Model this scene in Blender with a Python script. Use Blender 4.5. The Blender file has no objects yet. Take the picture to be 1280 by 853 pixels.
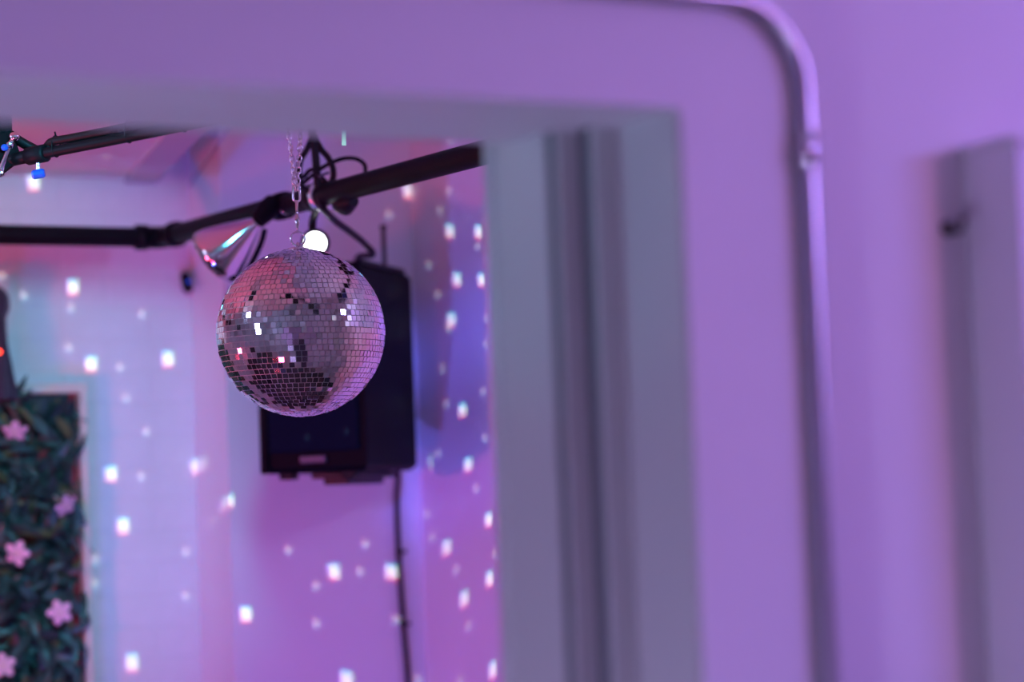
import bpy, math, random
from mathutils import Vector, Matrix, Quaternion
random.seed(7)
S = bpy.context.scene
COL = S.collection
R = math.radians

# ------------------------------------------------------------------ camera
F_PX, PSI, PITCH, ROLL = 3022.0, R(28), R(3.75), R(2.1)
CAM = Vector((0, 0, 1.6))
_f = Vector((math.sin(PSI)*math.cos(PITCH), math.cos(PSI)*math.cos(PITCH), math.sin(PITCH)))
_r0 = Vector((math.cos(PSI), -math.sin(PSI), 0))
_u0 = _r0.cross(_f)
_r = _r0*math.cos(ROLL) - _u0*math.sin(ROLL)
_u = _u0*math.cos(ROLL) + _r0*math.sin(ROLL)
cam_d = bpy.data.cameras.new('camera')
cam = bpy.data.objects.new('camera', cam_d); COL.objects.link(cam)
cam.matrix_world = Matrix(((_r.x, _u.x, -_f.x, CAM.x), (_r.y, _u.y, -_f.y, CAM.y), (_r.z, _u.z, -_f.z, CAM.z), (0, 0, 0, 1)))
cam_d.sensor_width = 36; cam_d.lens = 36*F_PX/1280
cam_d.dof.use_dof = True; cam_d.dof.focus_distance = 4.24; cam_d.dof.aperture_fstop = 1.45
cam_d.clip_start = 0.05
S.camera = cam
def ray(x, y):
    return _f + _r*((x-640)/F_PX) + _u*((426.5-y)/F_PX)
def at(x, y, d): return CAM + ray(x, y)*d                       # d: metres along the view axis
def at_y(x, y, Y): r = ray(x, y); return CAM + r*(Y/r.y)
def at_x(x, y, X): r = ray(x, y); return CAM + r*(X/r.x)
def at_z(x, y, Z): r = ray(x, y); return CAM + r*((Z-CAM.z)/r.z)

# ------------------------------------------------------------------ world and exposure
w = bpy.data.worlds.new('world'); S.world = w; w.use_nodes = True
w.node_tree.nodes['Background'].inputs[0].default_value = (0.35, 0.25, 0.6, 1)
w.node_tree.nodes['Background'].inputs[1].default_value = 0.006
S.view_settings.view_transform = 'Standard'; S.view_settings.look = 'None'
S.view_settings.exposure = 0.0; S.view_settings.gamma = 1.0
S.view_settings.use_curve_mapping = False
S.cycles.caustics_reflective = False; S.cycles.caustics_refractive = False
S.cycles.sample_clamp_indirect = 6.0
S.cycles.blur_glossy = 0.3

# fixtures: position, aim, colour, watts, cone (deg), lens radius, lens glow, label
PARS = [
 ('white',  (2.36, 3.00, 2.34), (2.15, 5.19, 1.70), (0.20, 0.16, 1.0), 8, 110, 0.085, 30, 'blue-white stage light beside the doorway on the inner side'),
 ('blue',   (0.34, 3.42, 0.18), (2.5, 4.88, 1.72), (0.12, 0.14, 1.0), 150, 52, 0.07, 4, 'deep blue uplight on the floor of the inner room'),
 ('sapphire', (1.75, 2.80, 2.42), (2.5, 4.72, 1.88), (0.11, 0.13, 1.0), 190, 17, 0.05, 4, 'added sapphire fill light over the inner side of the doorway wall'),  # added blue fill for the wall beside the speaker
 ('red',    (0.60, 3.22, 0.95), (2.0, 4.9, 2.2),  (1.0, 0.06, 0.16), 19, 130, 0.09, 2.5, 'red stage light on a floor stand in the inner room'),
 ('ruby',   (0.40, 4.35, 1.50), (2.2, 4.9, 2.1),  (1.0, 0.06, 0.16), 32, 130, 0.09, 2.5, 'ruby stage light on a floor stand near the flower panel'),
 ('cyan',   (1.00, 2.80, 2.30), (1.40, 5.4, 1.75),  (0.08, 0.54, 0.76), 150, 40, 0.05, 6, 'pale cyan stage light over the inner side of the doorway'),
 ('azure',  (0.50, 4.25, 2.28), (1.69, 3.99, 1.91),  (0.25, 0.35, 1.0), 5, 40, 0.075, 22, 'small azure pin spot aimed at the mirror ball'),
 ('lilac',  (0.05, 1.80, 0.30), (1.15, 2.40, 1.8), (0.60, 0.50, 1.0), 54, 80, 0.07, 5, 'added pale lilac fill light low beside the doorway'),  # added fill for the door head underside and jamb
 ('aqua',   (0.40, 2.84, 1.93), (1.376, 2.55, 1.95), (0.10, 0.70, 0.85), 3.0, 34, 0.05, 4, 'added pale aqua fill light just inside the doorway'),  # added to tint the inner door lining cyan
]
BATTEN = ((3.45, -0.15, 2.40), (2.3, 2.29, 1.85), (0.24, 0.21, 1.0), 42, 1.5)   # added violet source, made long to soften shadows: place, aim, colour, watts, length
FILL_GLOBE = ((-0.50, 3.55, 1.95), (0.50, 0.50, 1.0), 34)    # added lavender fill globe, out of view in the inner room
GLOBE = ((2.65, 0.25, 2.30), (1.0, 0.34, 0.74), 106)      # rose pendant globe in the outer room: place, colour, watts

# ------------------------------------------------------------------ materials
MATS = {}
def mat(name, col, rough=0.5, metal=0.0, emit=None, estr=0.0, noise=0.0, nscale=40.0, bump=0.0, spec=0.5, sheen=0.0, trans=0.0, coat=0.0):
    m = bpy.data.materials.new(name); m.use_nodes = True
    nt = m.node_tree; b = nt.nodes['Principled BSDF']
    b.inputs['Base Color'].default_value = (*col, 1); b.inputs['Roughness'].default_value = rough
    b.inputs['Metallic'].default_value = metal; b.inputs['Specular IOR Level'].default_value = spec
    if sheen: b.inputs['Sheen Weight'].default_value = sheen
    if trans: b.inputs['Subsurface Weight'].default_value = 0
    if coat: b.inputs['Coat Weight'].default_value = coat
    if emit:
        b.inputs['Emission Color'].default_value = (*emit, 1); b.inputs['Emission Strength'].default_value = estr
    if noise or bump:
        tc = nt.nodes.new('ShaderNodeTexCoord'); n = nt.nodes.new('ShaderNodeTexNoise')
        n.inputs['Scale'].default_value = nscale; n.inputs['Detail'].default_value = 6
        nt.links.new(tc.outputs['Object'], n.inputs['Vector'])
        if noise:
            mx = nt.nodes.new('ShaderNodeMix'); mx.data_type = 'RGBA'
            mx.inputs[6].default_value = (*[max(0, c*(1-noise)) for c in col], 1)
            mx.inputs[7].default_value = (*[min(1, c*(1+noise)) for c in col], 1)
            nt.links.new(n.outputs['Fac'], mx.inputs[0]); nt.links.new(mx.outputs[2], b.inputs['Base Color'])
        if bump:
            bp = nt.nodes.new('ShaderNodeBump'); bp.inputs['Strength'].default_value = bump; bp.inputs['Distance'].default_value = 0.004
            nt.links.new(n.outputs['Fac'], bp.inputs['Height']); nt.links.new(bp.outputs['Normal'], b.inputs['Normal'])
    MATS[name] = m
    return m
mat('wall_paint', (0.80, 0.79, 0.80), 0.55, noise=0.03, nscale=6, bump=0.08)
mat('brick_paint', (0.80, 0.79, 0.80), 0.5, noise=0.05, nscale=25, bump=0.25)
mat('joint_paint', (0.78, 0.77, 0.78), 0.6, noise=0.04, nscale=60, bump=0.2)
mat('trim_paint', (0.62, 0.64, 0.62), 0.4, noise=0.02, nscale=10)
mat('gap_shade', (0.16, 0.18, 0.19), 0.6)  # dark tone standing in for shade in the door lining gaps
mat('floor_boards', (0.05, 0.045, 0.05), 0.45, noise=0.25, nscale=8)
mat('ceiling_paint', (0.78, 0.77, 0.78), 0.7, noise=0.03, nscale=8)
mat('shadow_tone', (0.55, 0.53, 0.60), 0.6, noise=0.03)  # darker purple-grey standing in for shadow on soffit and wall
mat('conduit_metal', (0.62, 0.64, 0.66), 0.32, 1.0)
mat('panel_paint', (0.74, 0.73, 0.75), 0.4, noise=0.02, nscale=5)
mat('black_pipe', (0.008, 0.008, 0.011), 0.5, 0.0, noise=0.2, nscale=60, spec=0.12)
mat('black_plastic', (0.006, 0.007, 0.010), 0.5, spec=0.15)
mat('black_rubber', (0.006, 0.006, 0.008), 0.55, spec=0.3)
mat('speaker_box', (0.004, 0.005, 0.008), 0.5, noise=0.2, nscale=300, bump=0.1, spec=0.06)
mat('speaker_grille', (0.003, 0.009, 0.022), 0.6, noise=0.4, nscale=500, bump=0.3, spec=0.06)
mat('grey_badge', (0.07, 0.09, 0.13), 0.4, 0.4)
mat('mirror', (0.97, 0.97, 0.98), 0.06, 1.0)
mat('mirror_grout', (0.92, 0.92, 0.93), 0.6, 0.0)
mat('chrome', (0.90, 0.90, 0.92), 0.10, 1.0)
mat('steel', (0.88, 0.88, 0.90), 0.2, 1.0)
mat('blue_knob', (0.01, 0.10, 0.65), 0.35)
mat('white_plastic', (0.75, 0.78, 0.77), 0.4)
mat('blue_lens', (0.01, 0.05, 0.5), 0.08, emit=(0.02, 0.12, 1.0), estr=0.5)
mat('cream_wood', (0.72, 0.66, 0.54), 0.5, noise=0.12, nscale=14)
mat('red_backing', (0.42, 0.03, 0.05), 0.7, noise=0.15, nscale=20)
mat('leaf_green', (0.020, 0.075, 0.060), 0.38, noise=0.35, nscale=30)
mat('leaf_teal', (0.035, 0.120, 0.105), 0.35, noise=0.3, nscale=30)
mat('leaf_dark', (0.012, 0.036, 0.036), 0.40, noise=0.35, nscale=30)
mat('leaf_olive', (0.110, 0.120, 0.045), 0.42, noise=0.3, nscale=30)
mat('leaf_bronze', (0.120, 0.045, 0.040), 0.42, noise=0.3, nscale=30)
mat('petal_pink', (0.80, 0.48, 0.62), 0.5, noise=0.1, nscale=60)
mat('flower_heart', (0.72, 0.55, 0.40), 0.6)
mat('stem_green', (0.03, 0.07, 0.04), 0.6)
mat('dark_cloth', (0.030, 0.018, 0.040), 0.8, noise=0.4, nscale=25, bump=0.4, sheen=0.3)
mat('red_led', (0.5, 0.02, 0.01), 0.4, emit=(1.0, 0.05, 0.02), estr=6)
mat('warm_bulb', (1, 1, 1), 0.4, emit=(0.95, 0.97, 1.0), estr=7)
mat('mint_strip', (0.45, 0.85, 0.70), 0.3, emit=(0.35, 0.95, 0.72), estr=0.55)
mat('dark_metal', (0.02, 0.02, 0.024), 0.4, 0.5)
mat('matt_black', (0.006, 0.007, 0.009), 0.85, spec=0.1)
mat('thread', (0.5, 0.55, 0.55), 0.6)

# ------------------------------------------------------------------ mesh helpers
class MB:
    def __init__(s): s.v = []; s.f = []; s.sm = []
    def add(s, vs, fs, smooth=False):
        o = len(s.v); s.v += [Vector(v) for v in vs]
        s.f += [tuple(i+o for i in f) for f in fs]; s.sm += [smooth]*len(fs)
        return s
    def box(s, lo, hi, bev=0.0, M=None):
        x0, y0, z0 = lo; x1, y1, z1 = hi
        if bev <= 0:
            vs = [(x0,y0,z0),(x1,y0,z0),(x1,y1,z0),(x0,y1,z0),(x0,y0,z1),(x1,y0,z1),(x1,y1,z1),(x0,y1,z1)]
            fs = [(0,3,2,1),(4,5,6,7),(0,1,5,4),(1,2,6,5),(2,3,7,6),(3,0,4,7)]
        else:
            b = bev; vs = []; 
            # chamfered box: 24 verts
            idx = {}
            for ix, (xa, sx) in enumerate(((x0,1),(x1,-1))):
                for iy, (ya, sy) in enumerate(((y0,1),(y1,-1))):
                    for iz, (za, sz) in enumerate(((z0,1),(z1,-1))):
                        idx[ix,iy,iz,0] = len(vs); vs.append((xa, ya+sy*b, za+sz*b))
                        idx[ix,iy,iz,1] = len(vs); vs.append((xa+sx*b, ya, za+sz*b))
                        idx[ix,iy,iz,2] = len(vs); vs.append((xa+sx*b, ya+sy*b, za))
            fs = []
            c = Vector(((x0+x1)/2,(y0+y1)/2,(z0+z1)/2))
            def q(*ii):
                p = [Vector(vs[i]) for i in ii]
                n = (p[1]-p[0]).cross(p[2]-p[0]); m = sum(p, Vector())/len(p)
                fs.append(tuple(ii) if n.dot(m-c) > 0 else tuple(reversed(ii)))
            for i in (0,1):
                q(idx[i,0,0,0],idx[i,1,0,0],idx[i,1,1,0],idx[i,0,1,0])
                q(idx[0,i,0,1],idx[1,i,0,1],idx[1,i,1,1],idx[0,i,1,1])
                q(idx[0,0,i,2],idx[1,0,i,2],idx[1,1,i,2],idx[0,1,i,2])
            for a in (0,1):
                for d in (0,1):
                    q(idx[0,a,d,1],idx[1,a,d,1],idx[1,a,d,2],idx[0,a,d,2])
                    q(idx[a,0,d,0],idx[a,1,d,0],idx[a,1,d,2],idx[a,0,d,2])
                    q(idx[a,d,0,0],idx[a,d,1,0],idx[a,d,1,1],idx[a,d,0,1])
                    for e in (0,1): q(idx[a,d,e,0],idx[a,d,e,1],idx[a,d,e,2])
        if M is not None: vs = [M @ Vector(v) for v in vs]
        return s.add(vs, fs)
    def tube(s, pts, r, n=10, caps=True, closed=False):
        pts = [Vector(p) for p in pts]; N = len(pts)
        rr = r if isinstance(r, (list, tuple)) else [r]*N
        rings = []; prev = None
        for i, p in enumerate(pts):
            if closed: t = pts[(i+1) % N]-pts[i-1]
            else: t = pts[min(i+1, N-1)]-pts[max(i-1, 0)]
            t.normalize()
            if prev is None:
                a = Vector((0,0,1)) if abs(t.z) < 0.9 else Vector((1,0,0))
                prev = (a - t*a.dot(t)).normalized()
            else:
                prev = (prev - t*prev.dot(t)).normalized()
            b = t.cross(prev)
            rings.append([p + (prev*math.cos(2*math.pi*k/n) + b*math.sin(2*math.pi*k/n))*rr[i] for k in range(n)])
        vs = [v for ring in rings for v in ring]; fs = []
        for i in range(N if closed else N-1):
            j = (i+1) % N
            for k in range(n): fs.append((i*n+k, i*n+(k+1)%n, j*n+(k+1)%n, j*n+k))
        s.add(vs, fs, True)
        if caps and not closed:
            s.add(rings[0], [tuple(reversed(range(n)))]); s.add(rings[-1], [tuple(range(n))])
        return s
    def lathe(s, prof, p0, axis, n=28, smooth=True):       # prof: (distance along axis, radius)
        ax = Vector(axis).normalized(); a = Vector((0,0,1)) if abs(ax.z) < 0.9 else Vector((1,0,0))
        e1 = (a-ax*a.dot(ax)).normalized(); e2 = ax.cross(e1); p0 = Vector(p0)
        vs = []; fs = []
        for (h, r) in prof:
            for k in range(n):
                t = 2*math.pi*k/n; vs.append(p0+ax*h+(e1*math.cos(t)+e2*math.sin(t))*r)
        for i in range(len(prof)-1):
            for k in range(n): fs.append((i*n+k, i*n+(k+1)%n, (i+1)*n+(k+1)%n, (i+1)*n+k))
        return s.add(vs, fs, smooth)
    def disc(s, c, axis, r, n=24):
        return s.lathe([(0, 1e-5), (0, r)], c, axis, n, False)
    def build(s, name, m, parent=None, mats=None):
        me = bpy.data.meshes.new(name)
        off = parent_origin(parent)
        me.from_pydata([tuple(v-off) for v in s.v], [], s.f)
        me.polygons.foreach_set('use_smooth', s.sm); me.update()
        me.materials.append(MATS[m])
        o = bpy.data.objects.new(name, me); COL.objects.link(o)
        if parent is not None: o.parent = parent
        return o
def parent_origin(p):
    o = Vector()
    while p is not None: o = o + Vector(p.location); p = p.parent
    return o
def tag(o, label=None, cat=None, group=None, kind=None):
    if label: o['label'] = label
    if cat: o['category'] = cat
    if group: o['group'] = group
    if kind: o['kind'] = kind
    return o
def thing(name, loc, label, cat, group=None):
    o = bpy.data.objects.new(name, None); COL.objects.link(o); o.location = Vector(loc); o.empty_display_size = 0.05
    return tag(o, label, cat, group)
def structure(o, label=None): return tag(o, label, None, None, 'structure')
def catmull(pts, m=8):
    P = [Vector(p) for p in pts]; P = [P[0]*2-P[1]] + P + [P[-1]*2-P[-2]]; out = []
    for i in range(1, len(P)-2):
        a, b, c, d = P[i-1:i+3]
        for k in range(m):
            t = k/m
            out.append(0.5*((2*b)+(c-a)*t+(2*a-5*b+4*c-d)*t*t+(3*b-a-3*c+d)*t**3))
    out.append(P[-2]); return out

# ------------------------------------------------------------------ the setting
YN, YB = 2.29, 2.58            # near wall: outer and inner faces
YA, YS, XR, XC = 5.40, 5.19, 2.015, 2.50   # brick wall, stepped wall, its return, right wall of the inner room
XJ = 1.444                     # right jamb
XL = 0.40                      # left jamb
ZH = 2.033                     # door head
ZC, ZS = 2.78, 2.385           # ceiling, soffit

m = MB()
m.box((-2.2, YN, 0), (XL, YB, ZC)); m.box((XJ, YN, 0), (5.2, YB, ZC)); m.box((XL, YN, ZH), (XJ, YB, ZC))
structure(m.build('wall_front', 'wall_paint'), 'white wall with the doorway, washed in violet light')
structure(MB().box((-2.4, -2.6, -0.1), (5.4, 5.7, 0)).build('floor', 'floor_boards'), 'dark floor of both rooms')
structure(MB().box((-2.4, -2.6, ZC), (5.4, 5.7, ZC+0.1)).build('ceiling', 'ceiling_paint'), 'white ceiling washed in coloured light')
structure(MB().box((5.2, -2.6, 0), (5.3, YB, ZC)).build('wall_outer_right', 'wall_paint'), 'white side wall of the outer room')
structure(MB().box((-2.3, -2.6, 0), (-2.2, 5.6, ZC)).build('wall_left', 'wall_paint'), 'white left wall of both rooms')
structure(MB().box((-2.2, -2.5, 0), (5.2, -2.4, ZC)).build('wall_rear', 'wall_paint'), 'white wall behind the outer room')
structure(MB().box((XC, YB, 0), (XC+0.1, 5.5, ZC)).build('wall_right', 'wall_paint'), 'smooth inner wall dotted with light beside the speaker')
m = MB(); m.box((XR, YS, 0), (XC, 5.5, ZC)); structure(m.build('wall_step', 'wall_paint'), 'smooth wall section stepping forward behind the mirror ball')
wa = structure(MB().box((-2.2, YA+0.003, 0), (XR, 5.5, ZC)).build('wall_back', 'joint_paint'), 'white painted brick wall of the inner room')
# painted bricks of the back wall
bm_l, bm_h, jt = 0.205, 0.0655, 0.009
def brick_mesh(L, nm):
    mb = MB().box((0, -0.0046, 0), (L, 0.003, bm_h), 0.0012)
    me = bpy.data.meshes.new(nm); me.from_pydata([tuple(v) for v in mb.v], [], mb.f); me.materials.append(MATS['brick_paint']); me.update(); return me
full = brick_mesh(bm_l, 'brick')
z = 0.894; row = 0
while z + bm_h < ZC:
    x = XR
    first = True
    while x > 0.75:
        L = bm_l if not (first and row % 2) else bm_l/2
        first = False
        if z + bm_h > ZC-0.01: break
        o = bpy.data.objects.new('brick', full if L == bm_l else (MATS.get('_half') or MATS.setdefault('_half', brick_mesh(L, 'brick_half'))))
        COL.objects.link(o); o.parent = wa
        o.location = (x-L, YA+0.0062+random.uniform(-0.0004, 0.0004), z)
        x -= L+jt
    z += bm_h+jt; row += 1
# slanted lowered soffit over the left part
sx1 = XR-0.085
def edge_x(y): return sx1-(YA-y)*0.216
m = MB()
ys = (3.3, YA+0.003)
vs = [(-2.2, ys[0], ZS), (edge_x(ys[0]), ys[0], ZS), (edge_x(ys[1]), ys[1], ZS), (-2.2, ys[1], ZS)]
m.add(vs + [(a, b, ZC) for a, b, c in vs], [(3,2,1,0),(0,1,5,4),(1,2,6,5),(2,3,7,6),(3,0,4,7),(4,5,6,7)])
so = structure(m.build('ceiling_soffit', 'ceiling_paint'), 'lowered pink-lit ceiling section above the brick wall')
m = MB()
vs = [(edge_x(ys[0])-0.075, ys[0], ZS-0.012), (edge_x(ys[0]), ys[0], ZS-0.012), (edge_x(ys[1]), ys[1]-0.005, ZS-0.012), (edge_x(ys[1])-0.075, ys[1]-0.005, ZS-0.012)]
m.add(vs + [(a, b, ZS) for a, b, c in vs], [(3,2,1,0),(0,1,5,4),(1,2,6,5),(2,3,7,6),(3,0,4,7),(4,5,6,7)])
m.build('edge_shadow_band', 'shadow_tone', so)  # darker strip in place of a shadow band along the soffit edge
# stepped door lining on the right side of the opening
tr = structure(MB().box((XJ-0.004, YN+0.004, 0), (XJ+0.002, 2.427, ZH), 0.001).build('trim_1', 'trim_paint'), 'stepped grey door lining')
MB().box((1.409, 2.427, 0), (XJ, 2.436, ZH)).build('door_stop', 'trim_paint', tr)
MB().box((1.4095, 2.436, 0), (XJ, 2.464, ZH)).build('gap_shade_strip', 'gap_shade', tr)  # dark strip put in for the shade of a gap
MB().box((1.380, 2.464, 0), (XJ, 2.470, ZH)).build('door_stop', 'trim_paint', tr)
MB().box((1.3805, 2.470, 0), (XJ, 2.489, ZH)).build('gap_shade_strip', 'gap_shade', tr)  # second dark strip, again in place of gap shade
MB().box((1.376, 2.489, 0), (XJ+0.001, 2.614, ZH+0.15), 0.002).build('lining_board', 'trim_paint', tr)
MB().tube([(1.390, 2.630, 0), (1.390, 2.630, ZH+0.15)], 0.020, 12).build('corner_bead', 'trim_paint', tr)

# ------------------------------------------------------------------ outer room: conduit, boxed panel, hook
cy = YN-0.016
cx = at_y(1022, 426, cy).x
zt = at_y(940, 0, cy).z
rb = 0.10
cr = thing('electrical_conduit', (cx, YN, 0), 'thin metal conduit bending along the wall beside the doorway', 'conduit')
pts = [(cx, cy, 0.0), (cx, cy, 1.0), (cx, cy, zt-rb)] + [(cx-rb+rb*math.cos(a), cy, zt-rb+rb*math.sin(a)) for a in [R(8*k) for k in range(1, 12)]] + [(cx-rb-0.02, cy, zt+0.0), (cx-0.75, cy, zt+0.01), (cx-1.9, cy, zt+0.012)]
MB().tube(pts, 0.0089, 14).build('tube', 'conduit_metal', cr)
zc = at_y(1014, 187, cy).z
cp = MB().tube([(cx, cy, zc-0.020), (cx, cy, zc-0.0195), (cx, cy, zc+0.0195), (cx, cy, zc+0.020)], [0.0095, 0.0112, 0.0112, 0.0095], 14).build('coupling', 'steel', cr)
MB().tube([(cx-0.011, cy-0.004, zc), (cx-0.017, cy-0.006, zc)], 0.003, 8).build('set_screw', 'steel', cp)
for zz in (0.7, 1.1):
    st = MB().box((cx-0.026, YN-0.003, zz-0.009), (cx+0.013, YN, zz+0.009)).tube([(cx-0.009+0.0*k, YN-0.012, zz) for k in range(2)], 0.001, 4)
    MB().box((cx-0.026, YN-0.0025, zz-0.009), (cx+0.012, YN, zz+0.009), 0.0008).lathe([(-0.009, 0.0095), (0.009, 0.0095)], (cx, cy, zz), (0, 0, 1), 14).build('strap', 'steel', cr)

px_ = at_y(1213, 426, YN).x
py_ = YN-0.098
pz = at_y(1198, 182, YN).z
pn = thing('boxed_panel', (px_+0.3, YN, 0), 'tall boxed-out white panel standing proud of the violet wall', 'panel')
MB().box((px_, py_, 0), (px_+0.85, YN-0.0005, pz-0.012), 0.003).build('panel_body', 'panel_paint', pn)
MB().box((px_-0.003, py_-0.003, pz-0.012), (px_+0.853, YN-0.0005, pz), 0.003).build('top_board', 'panel_paint', pn)
hp = at_y(1184, 286, YN)
hk = thing('wall_hook', hp, 'tiny dark hook on the violet wall beside the boxed panel', 'hook')
MB().lathe([(0, 1e-4), (0, 0.009), (0.004, 0.008), (0.005, 1e-4)], hp, (0, -1, 0), 14).build('base_plate', 'dark_metal', hk)
MB().tube(catmull([hp+Vector((0, -0.003, 0)), hp+Vector((0.001, -0.018, -0.006)), hp+Vector((0.002, -0.026, 0.000)), hp+Vector((0.002, -0.028, 0.010))], 5), 0.0035, 8).build('hook_arm', 'dark_metal', hk)

# ------------------------------------------------------------------ mirror ball
DB = 4.317; BC = at(376, 416, DB); BR = 0.15
ball = thing('mirror_ball', BC, 'silver mirror ball covered in small square mirror tiles, hanging from a chain', 'mirror ball')
mc = MB(); prof = [(-BR*0.992*math.cos(math.pi*i/40), max(1e-4, BR*0.992*math.sin(math.pi*i/40))) for i in range(41)]
mc.lathe(prof, BC, (0, 0, 1), 72); mc.build('core', 'mirror_grout', ball)
pitch_t = 0.01015; ts = 0.0092/2
tile_mb = MB().box((-ts, -ts, -0.0012), (ts, ts, 0.0003), 0.0)
tme = bpy.data.meshes.new('tile'); tme.from_pydata([tuple(v) for v in tile_mb.v], [], tile_mb.f); tme.materials.append(MATS['mirror']); tme.update()
tiles = []
nrow = int(math.pi*BR/pitch_t)
spin = Quaternion((0, 0, 1), R(11)) @ Quaternion((1, 0, 0), R(0.5))
for i in range(nrow):
    lat = -math.pi/2 + (i+0.5)*math.pi/nrow
    n = max(3, int(2*math.pi*BR*math.cos(lat)/pitch_t)); ph = random.random()*6.28
    for k in range(n):
        lo = ph + 2*math.pi*k/n
        nrm = Vector((math.cos(lat)*math.cos(lo), math.cos(lat)*math.sin(lo), math.sin(lat)))
        east = Vector((-math.sin(lo), math.cos(lo), 0)); north = nrm.cross(east)
        Mr = Matrix((east, north, nrm)).transposed().to_quaternion()
        jt_ = R(7) if random.random() < 0.13 else R(3.3)
        j = Quaternion(Vector((random.gauss(0, 1), random.gauss(0, 1), 0)).normalized(), abs(random.gauss(0, jt_))) @ Quaternion((0, 0, 1), random.gauss(0, R(0.8)))
        q = spin @ Mr @ j
        tiles.append((spin @ nrm, q))
vd = (CAM-BC).normalized()
tiles.sort(key=lambda t: -t[0].dot(vd))
for nrm, q in tiles[:300]:
    o = bpy.data.objects.new('tile', tme); COL.objects.link(o); o.parent = ball
    o.rotation_mode = 'QUATERNION'; o.rotation_quaternion = q; o.location = nrm*BR
mb = MB()
for nrm, q in tiles[300:]:
    mb.add([BC + nrm*BR + q @ v for v in tile_mb.v], tile_mb.f)
tag(mb.build('outer_tiles', 'mirror', ball), None, None, None, 'stuff')
# cap and ring on top
top = BC+Vector((0, 0, BR))
MB().lathe([(-0.003, 0.020), (0.001, 0.019), (0.003, 0.010), (0.004, 0.0035), (0.012, 0.0030), (0.014, 1e-4)], top, (0, 0, 1), 20).build('cap', 'steel', ball)
rc = at(371, 298, DB)
rc = Vector((top.x, top.y, rc.z))
MB().tube([rc+ (_r*math.cos(t)+Vector((0,0,1))*math.sin(t))*0.0128 for t in [2*math.pi*k/28 for k in range(28)]], 0.0017, 8, closed=True).build('ring', 'chrome', ball)

# ------------------------------------------------------------------ chain
ch = thing('hanging_chain', Vector((top.x, top.y, rc.z)), 'thin doubled steel chain holding up the mirror ball', 'chain')
jn = Vector((top.x, top.y, at(369, 236, DB).z))
def link(mb, c, t, side, L=0.0135, W=0.0043, r=0.0014):
    t = t.normalized(); side = (side-t*side.dot(t)).normalized(); P = []
    for k in range(12):
        a = 2*math.pi*k/12
        P.append(c + t*((L/2-W)*(1 if math.cos(a) > 0 else -1) + W*math.cos(a)) + side*(W*math.sin(a)))
    mb.tube(P, r, 5, closed=True)
for sgn in (-1, 1):
    mb = MB(); a = jn+_r*0.0016*sgn; b = Vector((jn.x, jn.y, ZC)) + _r*0.056*sgn
    b2 = a + (b-a)
    n = int((b2-a).length/0.0102)
    t = (b2-a)
    for k in range(n):
        s1 = _r0 if k % 2 else Vector((_f.x, _f.y, 0))
        s1 = Quaternion(t.normalized(), R(25+random.uniform(-15, 15))) @ s1
        link(mb, a + t*((k+0.5)/n), t, s1)
    tag(mb.build('chain_strand', 'steel', ch), None, None, None, 'stuff')
# hooks in the ceiling, quick link and swivel clasp
MB().lathe([(-0.012, 0.0025), (-0.003, 0.003), (-0.003, 0.045), (0.0, 0.045)], Vector((jn.x, jn.y, ZC)), (0, 0, 1), 16).build('ceiling_hook', 'steel', ch)
q0 = jn+Vector((0, 0, 0.008))
P = []
for k in range(20):
    a = 2*math.pi*k/20
    P.append(q0 + Vector((0,0,-0.014)) + Vector((0,0,1))*(0.010*(1 if math.cos(a) > 0 else -1)+0.005*math.cos(a)) + _r0*0.0062*math.sin(a))
MB().tube(P, 0.0022, 8, closed=True).build('quick_link', 'chrome', ch)
z0 = rc.z+0.0125; z1 = q0.z-0.026
MB().lathe([(0, 1e-4), (0.0, 0.0018), (0.010, 0.0024), (0.016, 0.0048), (0.024, 0.0052), (0.030, 0.0030), (0.036, 0.0024), (z1-z0, 0.0030), (z1-z0+0.002, 1e-4)], Vector((top.x, top.y, z0-0.002)), (0, 0, 1), 14).build('swivel_clasp', 'chrome', ch)

# ------------------------------------------------------------------ overhead pipe
ZP = at_y(100, 295.5, 5.15).z
e1 = Vector((at_y(203, 292, 5.15).x, 5.15, ZP))
p2 = at(600, 192, (ZP-1.6)/1.0); p2 = at_z(600, 192, ZP)
dirn = (p2-e1).normalized()
pend = e1+dirn*((YB-0.0-e1.y)/dirn.y)
pp = thing('overhead_pipe', (e1.x, e1.y, ZP), 'black steel pipe under the ceiling, turning a corner above the mirror ball', 'pipe')
PR = 0.0225
MB().tube([(-1.9, 5.15, ZP), (0.0, 5.15, ZP), (e1.x-0.05, 5.15, ZP)], PR, 18).build('straight_pipe', 'black_pipe', pp)
MB().tube([e1+dirn*0.07, e1+dirn*1.0, pend], PR, 18).build('straight_pipe', 'black_pipe', pp)
el = [e1+Vector((-0.055, 0, 0)), e1+Vector((-0.03, 0, 0)), e1+Vector((-0.010, -0.003, 0)), e1+Vector((0.0, -0.012, 0))+dirn*0.0, e1+dirn*0.045, e1+dirn*0.075]
MB().tube(catmull(el, 4), PR+0.003, 18).build('elbow', 'black_pipe', pp)
for c, d in ((e1+Vector((-0.05, 0, 0)), Vector((1,0,0))), (e1+dirn*0.07, dirn)):
    MB().lathe([(-0.012, PR), (-0.012, PR+0.0065), (0.012, PR+0.0065), (0.012, PR)], c, d, 20).build('coupling_ring', 'black_pipe', pp)
for s_ in (2.1,):
    c = e1+dirn*s_
    hg = MB().lathe([(-0.010, PR), (-0.010, PR+0.003), (0.010, PR+0.003), (0.010, PR)], c, dirn, 18).build('hanger_ring', 'dark_metal', pp)
    MB().tube([c+Vector((0, 0, PR)), Vector((c.x, c.y, ZC))], 0.004, 8).build('hanger_rod', 'dark_metal', hg)
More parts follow.
